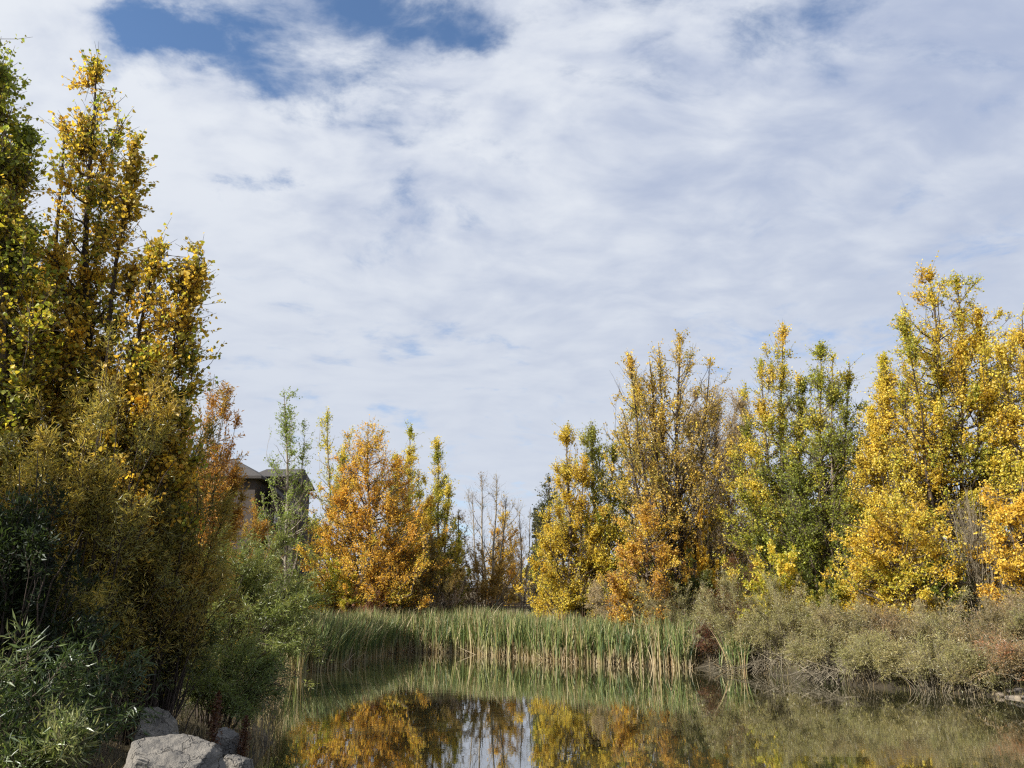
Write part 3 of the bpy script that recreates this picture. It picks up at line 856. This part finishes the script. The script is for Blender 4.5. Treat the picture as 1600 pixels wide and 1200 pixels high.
def cattails(name, label, px_line, back, n, seed, hmin, hmax, stalks, front_in=.35):
    rs = np.random.RandomState(seed)
    L = np.array([on_z(*q)[:2] for q in px_line])
    seg = np.linalg.norm(np.diff(L, axis=0), axis=1)
    cum = np.concatenate([[0], np.cumsum(seg)])
    s = rs.uniform(0, cum[-1], n)
    base = np.stack([np.interp(s, cum, L[:, j]) for j in (0, 1)], -1)
    base += rs.normal(size=(n, 2)) * .06
    # direction away from the water: from the middle of the pond
    away = nrm(base - np.array([3.0, 22.0]))
    d = back * rs.uniform(0, 1, n) ** .9 - front_in
    lump = .75 + .5 * fbm(rs, np.c_[base, np.zeros(n)], 1.1)
    xy = base + away * d[:, None]
    z0 = np.clip(GZ(xy[:, 0], xy[:, 1]), -.15, .2)
    mb = MB()
    per = 6
    N = n * per
    B = np.repeat(np.c_[xy, z0], per, 0)
    B[:, :2] += rs.normal(size=(N, 2)) * .035
    H = rs.uniform(hmin, hmax, n).repeat(per) * (1 - .5 * rs.uniform(0, 1, N) ** 2.2) * rs.uniform(.95, 1.1, N) * (.66 + .36 * np.repeat(lump, per))
    ph = rs.uniform(0, 6.283, N)
    lean = np.abs(rs.normal(size=N)) * .19 + .03
    hd = np.stack([np.cos(ph), np.sin(ph)], -1)
    hd[:, 0] += .25
    K = 5
    t = np.array([0, .22, .5, .8, 1.0])
    cx = lean[:, None] * (t ** 1.8)[None] * H[:, None]
    C = np.stack([B[:, None, 0] + hd[:, None, 0] * cx, B[:, None, 1] + hd[:, None, 1] * cx, B[:, None, 2] + H[:, None] * t[None] * (1 - .12 * lean[:, None] * t[None])], -1)
    wd = rs.uniform(.010, .020, N)
    wv = np.array([1, 1.05, .95, .6, .08])
    fa = rs.uniform(0, math.pi, N)
    sx = np.stack([np.cos(fa), np.sin(fa), np.zeros(N)], -1)
    Lf = C - sx[:, None] * (wd[:, None] * wv)[..., None]
    Rt = C + sx[:, None] * (wd[:, None] * wv)[..., None]
    V = np.stack([Lf, Rt], 2).reshape(-1, 3)
    i = np.arange(N * K * 2).reshape(N, K, 2)
    F = np.stack([i[:, :-1, 0], i[:, :-1, 1], i[:, 1:, 1], i[:, 1:, 0]], -1).reshape(-1, 4)
    green = np.array([(.105, .15, .045), (.15, .205, .06), (.26, .275, .09), (.085, .135, .058)])[rs.randint(0, 4, N)]
    straw = np.array([(.52, .42, .25), (.42, .32, .17), (.34, .23, .12), (.56, .47, .30)])[rs.randint(0, 4, N)]
    dead = rs.uniform(0, 1, N) < .10 + .2 * np.repeat(fbm(rs, np.c_[base, np.zeros(n)], 1.5), per)
    gm = np.array([.05, .55, 1, 1, .8])[None] * np.ones((N, 1))
    gm = np.where(dead[:, None], gm * .12, gm)
    cc = straw[:, None] * (1 - gm[..., None]) + green[:, None] * gm[..., None]
    cc = cc * rs.uniform(.8, 1.2, (N, 1, 1))
    mb.add(V, F, np.repeat(cc.reshape(-1, 3), 2, 0))
    # broken pale stalks along the water's edge
    m = stalks
    s = rs.uniform(0, cum[-1], m)
    b = np.stack([np.interp(s, cum, L[:, j]) for j in (0, 1)], -1)
    aw = nrm(b - np.array([3.0, 22.0]))
    b = b + aw * rs.uniform(-front_in, .3, m)[:, None]
    ph = rs.uniform(0, 6.283, m)
    ln = np.abs(rs.normal(size=m)) * .28
    ln[rs.uniform(size=m) < .12] += .7
    h = rs.uniform(.2, .75, m)
    K = 4
    t = np.linspace(0, 1, K)
    P = np.zeros((m, K, 3))
    P[:, :, 0] = b[:, None, 0] + np.cos(ph)[:, None] * (ln * h)[:, None] * t
    P[:, :, 1] = b[:, None, 1] + np.sin(ph)[:, None] * (ln * h)[:, None] * t
    P[:, :, 2] = -.1 + (h / (1 + .5 * ln))[:, None] * t
    st = MB()
    n0 = mb.n
    mb.tubes(P, np.tile(np.array([.013, .012, .011, .006]), (m, 1)), 4)
    cs = np.array([(.50, .42, .28), (.40, .31, .18), (.30, .21, .11)])[rs.randint(0, 3, m)]
    mb.c.append(np.repeat(cs, K * 4, 0).astype(np.float32))
    # a few brown seed heads on thin stalks
    hn = max(2, n // 45)
    pk = rs.choice(n, hn, replace=False)
    hx = xy[pk]
    hh = rs.uniform(hmax * .78, hmax * 1.02, hn)
    tl = rs.normal(size=(hn, 2)) * .06
    T = np.array([0, .5, .86, .865, .93, .985, .99, 1.06])
    Ph = np.stack([hx[:, None, 0] + tl[:, :1] * T, hx[:, None, 1] + tl[:, 1:] * T, z0[pk][:, None] + hh[:, None] * T], -1)
    mb.tubes(Ph, np.tile(np.array([.006, .005, .005, .014, .016, .014, .003, .002]), (hn, 1)), 6)
    ch = np.array([(.30, .27, .12)] * 3 + [(.10, .05, .025)] * 3 + [(.34, .26, .14)] * 2)
    mb.c.append(np.tile(np.repeat(ch, 6, 0), (hn, 1)).astype(np.float32))
    o = mb.build(name, M_REED)
    tag(o, label, 'reeds', kind='stuff')


cattails('cattail_reeds', 'sunlit green cattail bed with straw coloured feet across the far water', [(590, 1022), (640, 1018), (730, 1021), (820, 1028), (900, 1035), (1000, 1039), (1085, 1044)], 5.5, 4200, 5, 1.3, 1.85, 620)
cattails('cattail_reeds', 'shaded dark cattail bed along the left shore', [(455, 1053), (520, 1040), (600, 1022)], 3.2, 1900, 6, 1.3, 1.8, 120)
cattails('cattail_reeds', 'few cattails standing right of the dark red dogwood', [(1135, 1047), (1168, 1051)], .7, 60, 9, 1.2, 1.7, 30)

# ------------------------------------------------------------------ grasses on the banks


def grass():
    rs = np.random.RandomState(3)
    xs, ys = [], []
    n = 150000
    x = rs.uniform(-14, 20, n)
    y = rs.uniform(6, 44, n)
    d = pond_sd(x, y)
    keep = (d > -.1) & (d < 5.5) & (rs.uniform(0, 1, n) < np.exp(-np.maximum(d, 0) / 1.6))
    x, y, d = x[keep], y[keep], d[keep]
    n = len(x)
    z = GZ(x, y) - .02
    H = rs.uniform(.15, .6, n)
    ph = rs.uniform(0, 6.283, n)
    ln = rs.uniform(.1, .7, n)
    K = 4
    t = np.linspace(0, 1, K)
    cx = (ln * H)[:, None] * t ** 2
    C = np.stack([x[:, None] + np.cos(ph)[:, None] * cx, y[:, None] + np.sin(ph)[:, None] * cx, z[:, None] + H[:, None] * t * (1 - .25 * ln[:, None] * t)], -1)
    fa = rs.uniform(0, 3.14, n)
    sx = np.stack([np.cos(fa), np.sin(fa), np.zeros(n)], -1)
    w = rs.uniform(.003, .007, n)[:, None] * np.array([1, .9, .6, .1])
    V = np.stack([C - sx[:, None] * w[..., None], C + sx[:, None] * w[..., None]], 2).reshape(-1, 3)
    i = np.arange(n * K * 2).reshape(n, K, 2)
    F = np.stack([i[:, :-1, 0], i[:, :-1, 1], i[:, 1:, 1], i[:, 1:, 0]], -1).reshape(-1, 4)
    pal = [(.08, .10, .03), (.16, .14, .05), (.30, .22, .11), (.38, .30, .17)]
    c = pal_col(rs, pal, fbm(rs, np.c_[x, y, z], 1.5) + rs.normal(size=n) * .2)
    mb = MB()
    mb.add(V, F, np.repeat(c, K * 2, 0))
    tag(mb.build('grass', M_REED), 'dry tan and green grass along the pond banks', 'grass', kind='stuff')


grass()

# ------------------------------------------------------------------ brush piles, rocks


def brush_pile(label, px, py, half, h, seed):
    rs = np.random.RandomState(seed)
    c = on_z(px, py)
    root = empty('brush_pile', (c[0], c[1], 0), label, 'brush pile', 'brush piles at the waterline')
    n = 520
    a0 = rs.normal(size=n) * half * .45
    P0 = np.stack([a0, rs.uniform(-.2, 1.1, n), rs.uniform(.1, .7, n)], -1)
    ph = rs.normal(size=n) * .9 + np.where(rs.uniform(size=n) < .5, 0, math.pi)
    L = rs.uniform(.5, 1.6, n)
    P2 = P0 + np.stack([np.cos(ph) * L, np.sin(ph) * L * .5 - .35, np.zeros(n)], -1)
    P2[:, 1] -= .35
    P2[:, 2] = rs.uniform(-.1, .35, n)
    P1 = (P0 + P2) / 2
    P1[:, 2] = h * rs.uniform(.5, 1.5, n) * np.exp(-(P1[:, 0] / half) ** 2)
    mb = MB()
    mb.tubes(bez(P0, P1, P2, 8), np.linspace(1, .4, 8)[None] * rs.uniform(.007, .018, (n, 1)), 4)
    mb.build('sticks', M_DEAD, root)


brush_pile('heap of grey arching dead stems under the broad sage willow', 1235, 1052, 1.3, .85, 1)
brush_pile('low heap of grey dead stems beside the dark red dogwood', 1172, 1047, .8, .55, 4)
brush_pile('longer heap of grey dead stems left of the shore stones', 1345, 1066, 1.45, .8, 2)


def rock(name, loc, size, seed, mat, label, group=None, cuts=9, sub=4, rot=0, slab=False):
    import bmesh
    rs = np.random.RandomState(seed)
    bm = bmesh.new()
    bmesh.ops.create_icosphere(bm, subdivisions=sub, radius=1.0)
    pl = nrm(rs.normal(size=(cuts, 3)))
    off = rs.uniform(.62, .9, cuts)
    if slab:
        pl[:5] = nrm(np.array([(.12, -.22, 1), (.1, -1, .35), (1, -.2, .25), (-1, -.1, .45), (.3, -.5, .9)]) + rs.normal(size=(5, 3)) * .12)
        off[:5] = [.52, .66, .72, .78, .66]
    sd = Vector((seed * 1.7, seed * .3, 5.1))
    for v in bm.verts:
        p = np.array(v.co)
        for q, o_ in zip(pl, off):
            e = p @ q - o_
            if e > 0:
                p = p - q * e * .98
        p = Vector(p)
        p += p.normalized() * (mnoise.fractal(p * 1.6 + sd, .9, 2.1, 4) * .07 + mnoise.fractal(p * 7 + sd, .8, 2.1, 5) * .03)
        v.co = (p.x * size[0], p.y * size[1], p.z * size[2])
    me = bpy.data.meshes.new(name)
    bm.to_mesh(me)
    bm.free()
    for p in me.polygons:
        p.use_smooth = True
    me.materials.append(mat)
    o = bpy.data.objects.new(name, me)
    COL.objects.link(o)
    o.location = [float(v) for v in loc]
    o.rotation_euler = (0, 0, rot)
    return tag(o, label, 'rock', group)


def bould(px, py, Y, w_px, hz, dep, seed, label, cuts=9, drop=.5, rot=0):
    top = at(px, py, Y)
    rx = w_px * Y / 2400
    rock('boulder', (top[0], Y + dep * .3, top[2] - hz * .55), (rx, dep, hz), seed, M_ROCK, label, 'boulders at the bottom left', cuts, 6, rot, True)


bould(258, 1180, 8.8, 175, .55, .42, 3, 'large flat topped grey boulder nearest, cut by the bottom edge', 9)
bould(255, 1168, 9.9, 100, .62, .30, 5, 'tan grey boulder directly behind the flat topped one', 9)
bould(246, 1146, 10.7, 92, .62, .28, 6, 'bluish boulder with a pale ridge, third in the line', 9, rot=.2)
bould(236, 1127, 11.6, 80, .60, .28, 8, 'smallest farthest boulder of the line, under the willow', 9)
bould(366, 1184, 9.6, 50, .30, .28, 9, 'small grey rock right of the flat topped boulder', 8)
bould(352, 1146, 11.4, 46, .26, .28, 14, 'low dark rock at the water behind the rusty weed', 8)

_rs = np.random.RandomState(9)
line = np.array([on_z(*q)[:2] for q in [(1310, 1068), (1370, 1072), (1430, 1077), (1520, 1085), (1610, 1092)]])
sg = np.concatenate([[0], np.cumsum(np.linalg.norm(np.diff(line, axis=0), axis=1))])
for i in range(17):
    s = _rs.uniform(0, sg[-1])
    b = np.array([np.interp(s, sg, line[:, j]) for j in (0, 1)])
    aw = nrm(b - np.array([3.0, 15.0]))
    b = b + aw * _rs.uniform(-.12, .2)
    r = _rs.uniform(.04, .12)
    rock('shore_stone', (b[0], b[1], max(ground_z(*b), 0) + r * .15), (r * 1.3, r, r * .75), 200 + i, M_STONE,
         'pale stone in the line of stones along the right waterline', 'stones along the right waterline', 6, 3, _rs.uniform(0, 3))

# rusty dock weed by the boulders


def dock(px, py_top, Y, label, seed):
    rs = np.random.RandomState(seed)
    g = at(px, 935, Y)
    bz = ground_z(g[0], Y)
    H = at(px, py_top, Y)[2] - bz
    root = empty('dock_weed', (g[0], Y, bz), label, 'weed', 'rusty weeds by the water')
    w = MB()
    t = np.linspace(0, 1, 8)
    w.tubes(np.stack([.03 * t, 0 * t, H * t], -1)[None], (.007 * (1.2 - t))[None], 5)
    w.build('stem', M_DARK, root)
    n = 900
    u = rs.uniform(.35, 1, n)
    r = .055 * np.sin((u - .35) / .65 * math.pi) ** .6 + .01
    P = np.stack([.03 * u + rs.normal(size=n) * r * .6, rs.normal(size=n) * r * .6, u * H], -1)
    lm = MB()
    leaves(lm, rs, P, rs.normal(size=(n, 3)) + np.array([0, 0, .5]), rs.uniform(.015, .035, n), 'kite', pal_col(rs, [(.07, .028, .015), (.13, .055, .03), (.19, .10, .05)], rs.uniform(0, 1, n)))
    lm.build('seed_head', M_LEAF, root)


dock(352, 1082, 10.6, 'rusty red seed spike standing between boulders and willow', 1)
dock(398, 1120, 11.4, 'shorter rusty brown seed spike nearest the water', 2)

# ------------------------------------------------------------------ footbridge
M_WOOD = plain_mat('weathered_wood', (.30, .235, .17, 1), (.17, .13, .095, 1), 6, .85, .3, 8, (1, 1, .15))


def bridge():
    Y = 52.0
    x0, x1 = at(722, 930, Y)[0], at(905, 930, Y)[0]
    zt = at(800, 918, Y)[2]
    zb = at(800, 945, Y)[2]
    root = empty('footbridge', ((x0 + x1) / 2, Y, zb - .3), 'wooden footbridge with upright railing bars behind the cattails', 'bridge')
    loc = np.array(root.location)

    def part(name, boxes):
        mb = MB()
        for lo, hi in boxes:
            mb.box(np.array(lo) - loc, np.array(hi) - loc)
        return mb.build(name, M_WOOD, root)
    part('deck', [((x0, Y - .1, zb - .28), (x1, Y + 2.1, zb - .08))])
    for yy in (Y, Y + 1.9):
        part('top_rail', [((x0, yy - .07, zt - .07), (x1, yy + .07, zt))])
        part('bottom_rail', [((x0, yy - .03, zb), (x1, yy + .03, zb + .08))])
        for k in range(5):
            xx = x0 + (x1 - x0) * k / 4
            part('post', [((xx - .06, yy - .055, zb - .9), (xx + .06, yy + .055, zt - .075))])
        nb = 38 if yy == Y else 30
        for k in range(nb):
            xx = x0 + (x1 - x0) * (k + .5) / nb
            part('baluster', [((xx - .022, yy - .022, zb + .083), (xx + .022, yy + .022, zt - .073))])


bridge()

# ------------------------------------------------------------------ house
M_WALL = plain_mat('taupe_stucco', (.07, .057, .05, 1), (.056, .045, .04, 1), 12, .95, .2)
M_ROOF = plain_mat('shingle_roof', (.06, .053, .05, 1), (.035, .032, .031, 1), 5, .9, .5, 8, (1, 1, 3))
M_TRIM = plain_mat('dark_trim', (.09, .075, .065, 1), (.075, .06, .052, 1), 6, .7, .05)
M_FRAME = plain_mat('white_frame', (.62, .62, .6, 1), (.55, .55, .54, 1), 6, .6, .02)
mg_, kg_ = newmat('window_glass')
kg_.t.links.new(kg_.n('ShaderNodeBsdfPrincipled', ins={'Base Color': (.10, .14, .19, 1), 'Roughness': .05, 'IOR': 1.5, 'Specular IOR Level': 1.0}).outputs[0], kg_.n('ShaderNodeOutputMaterial').inputs[0])


def house():
    Y = 46.0
    o = at(360, 935, Y)
    gz = ground_z(o[0], Y) - .1
    root = empty('house', (o[0], Y + 3, gz), 'taupe two storey house with dark hipped roof behind the left bank shrubs', 'house')
    loc = np.array(root.location)

    def mk(name, verts, faces, mat, parent=root):
        mb = MB()
        fs = [np.array([f]) for f in faces]
        mb.v.append((np.array(verts, float) - loc).astype(np.float32))
        mb.f = fs
        mb.n = len(verts)
        return mb.build(name, mat, parent)

    def bx(name, lo, hi, mat, parent=root):
        mb = MB()
        mb.box(np.array(lo, float) - loc, np.array(hi, float) - loc)
        return mb.build(name, mat, parent)

    X = lambda px: at(px, 760, Y)[0]
    ze = at(380, 749, Y)[2]
    za = at(362, 716, Y + 4)[2]
    xl, xr = X(225), X(399)
    # main block
    bx('wall', (xl, Y, gz - 1), (xr, Y + 9, ze), M_WALL)
    e = .45
    a, b, c, d = (xl - e, Y - e, ze), (xr + e, Y - e, ze), (xr + e, Y + 9 + e, ze), (xl - e, Y + 9 + e, ze)
    a2, b2, c2, d2 = [(p[0], p[1], p[2] + .16) for p in (a, b, c, d)]
    za = at(362, 717, Y + 4.5)[2]
    r1, r2 = (xl + 3.4, Y + 4.5, za), (at(366, 717, Y + 4.5)[0], Y + 4.5, za)
    mk('roof', [a, b, c, d, a2, b2, c2, d2, r1, r2], [(0, 3, 2, 1), (0, 1, 5, 4), (1, 2, 6, 5), (2, 3, 7, 6), (3, 0, 4, 7), (4, 5, 9, 8), (6, 7, 8, 9), (5, 6, 9), (7, 4, 8)], M_ROOF)
    bx('vent_pipe', (X(367), Y + 1.6, ze), (X(367) + .09, Y + 1.69, at(367, 731, Y + 1.6)[2]), M_TRIM)
    # set-back wing with a side gable
    Y2 = Y + 2.6
    X2 = lambda px: at(px, 760, Y2)[0]
    ze2 = at(410, 746, Y2)[2]
    zr2 = at(410, 733, Y2 + 3)[2]
    xr2 = X2(446)
    bx('wall', (xr + .01, Y2, gz - 1), (xr2, Y2 + 6, ze2 - .01), M_WALL)
    p = [(xr - 1.2, Y2 - e, ze2), (xr2 + .3, Y2 - e, ze2), (xr2 + .3, Y2 + 6 + e, ze2), (xr - 1.2, Y2 + 6 + e, ze2), (xr - 1.2, Y2 + 3, zr2), (xr2 + .3, Y2 + 3, zr2)]
    mk('roof', p, [(0, 3, 2, 1), (0, 1, 5, 4), (2, 3, 4, 5), (1, 2, 5), (3, 0, 4)], M_ROOF)
    # low wing in front, its roof falling to the right
    Y3 = Y2 - 1.6
    X3 = lambda px: at(px, 780, Y3)[0]
    z1, z2 = at(424, 765, Y3)[2], at(478, 806, Y3)[2]
    xa, xb = X3(424), X3(462)
    bx('wall', (xa, Y3, gz - 1), (xb, Y2 + 5, z2), M_WALL)
    mk('wall', [(xa, Y3, z2 + .003), (xb, Y3, z2 + .003), (xa, Y3, z1), (xa, Y3 + 1.55, z2 + .003), (xb, Y3 + 1.55, z2 + .003), (xa, Y3 + 1.55, z1)], [(0, 1, 2), (3, 5, 4), (0, 2, 5, 3), (1, 4, 5, 2)], M_WALL)
    mk('roof', [(xa - .1, Y3 - .35, z1 + .12), (xb + .6, Y3 - .35, z2 - .25), (xb + .6, Y3 + 1.58, z2 - .25), (xa - .1, Y3 + 1.58, z1 + .12), (xa - .1, Y3 - .35, z1 + .26), (xb + .6, Y3 - .35, z2 - .11), (xb + .6, Y3 + 1.58, z2 - .11), (xa - .1, Y3 + 1.58, z1 + .26)],
       [(0, 3, 2, 1), (4, 5, 6, 7), (0, 1, 5, 4), (1, 2, 6, 5), (2, 3, 7, 6), (3, 0, 4, 7)], M_ROOF)
    for (p0, p1, q0, q1, yy) in ((345, 357, 745.5 + 4, 762, Y), (300, 325, 752, 775, Y), (428, 436, 802, 818, Y3), (402, 416, 765, 785, Y2)):
        w0, w1 = at(p0, q1, yy), at(p1, q0, yy)
        m = MB()
        t = .09
        x0, x1, z0, z3 = w0[0], w1[0], w0[2], w1[2]
        for lo, hi in (((x0, yy - .06, z0), (x1, yy - .003, z0 + t)), ((x0, yy - .06, z3 - t), (x1, yy - .003, z3)), ((x0, yy - .06, z0 + t), (x0 + t, yy - .003, z3 - t)), ((x1 - t, yy - .06, z0 + t), (x1, yy - .003, z3 - t))):
            m.box(np.array(lo) - loc, np.array(hi) - loc)
        f = m.build('window', M_FRAME, root)
        g = MB()
        g.box(np.array((x0 + t, yy - .035, z0 + t)) - loc, np.array((x1 - t, yy - .004, z3 - t)) - loc)
        g.build('pane', mg_, f)


house()
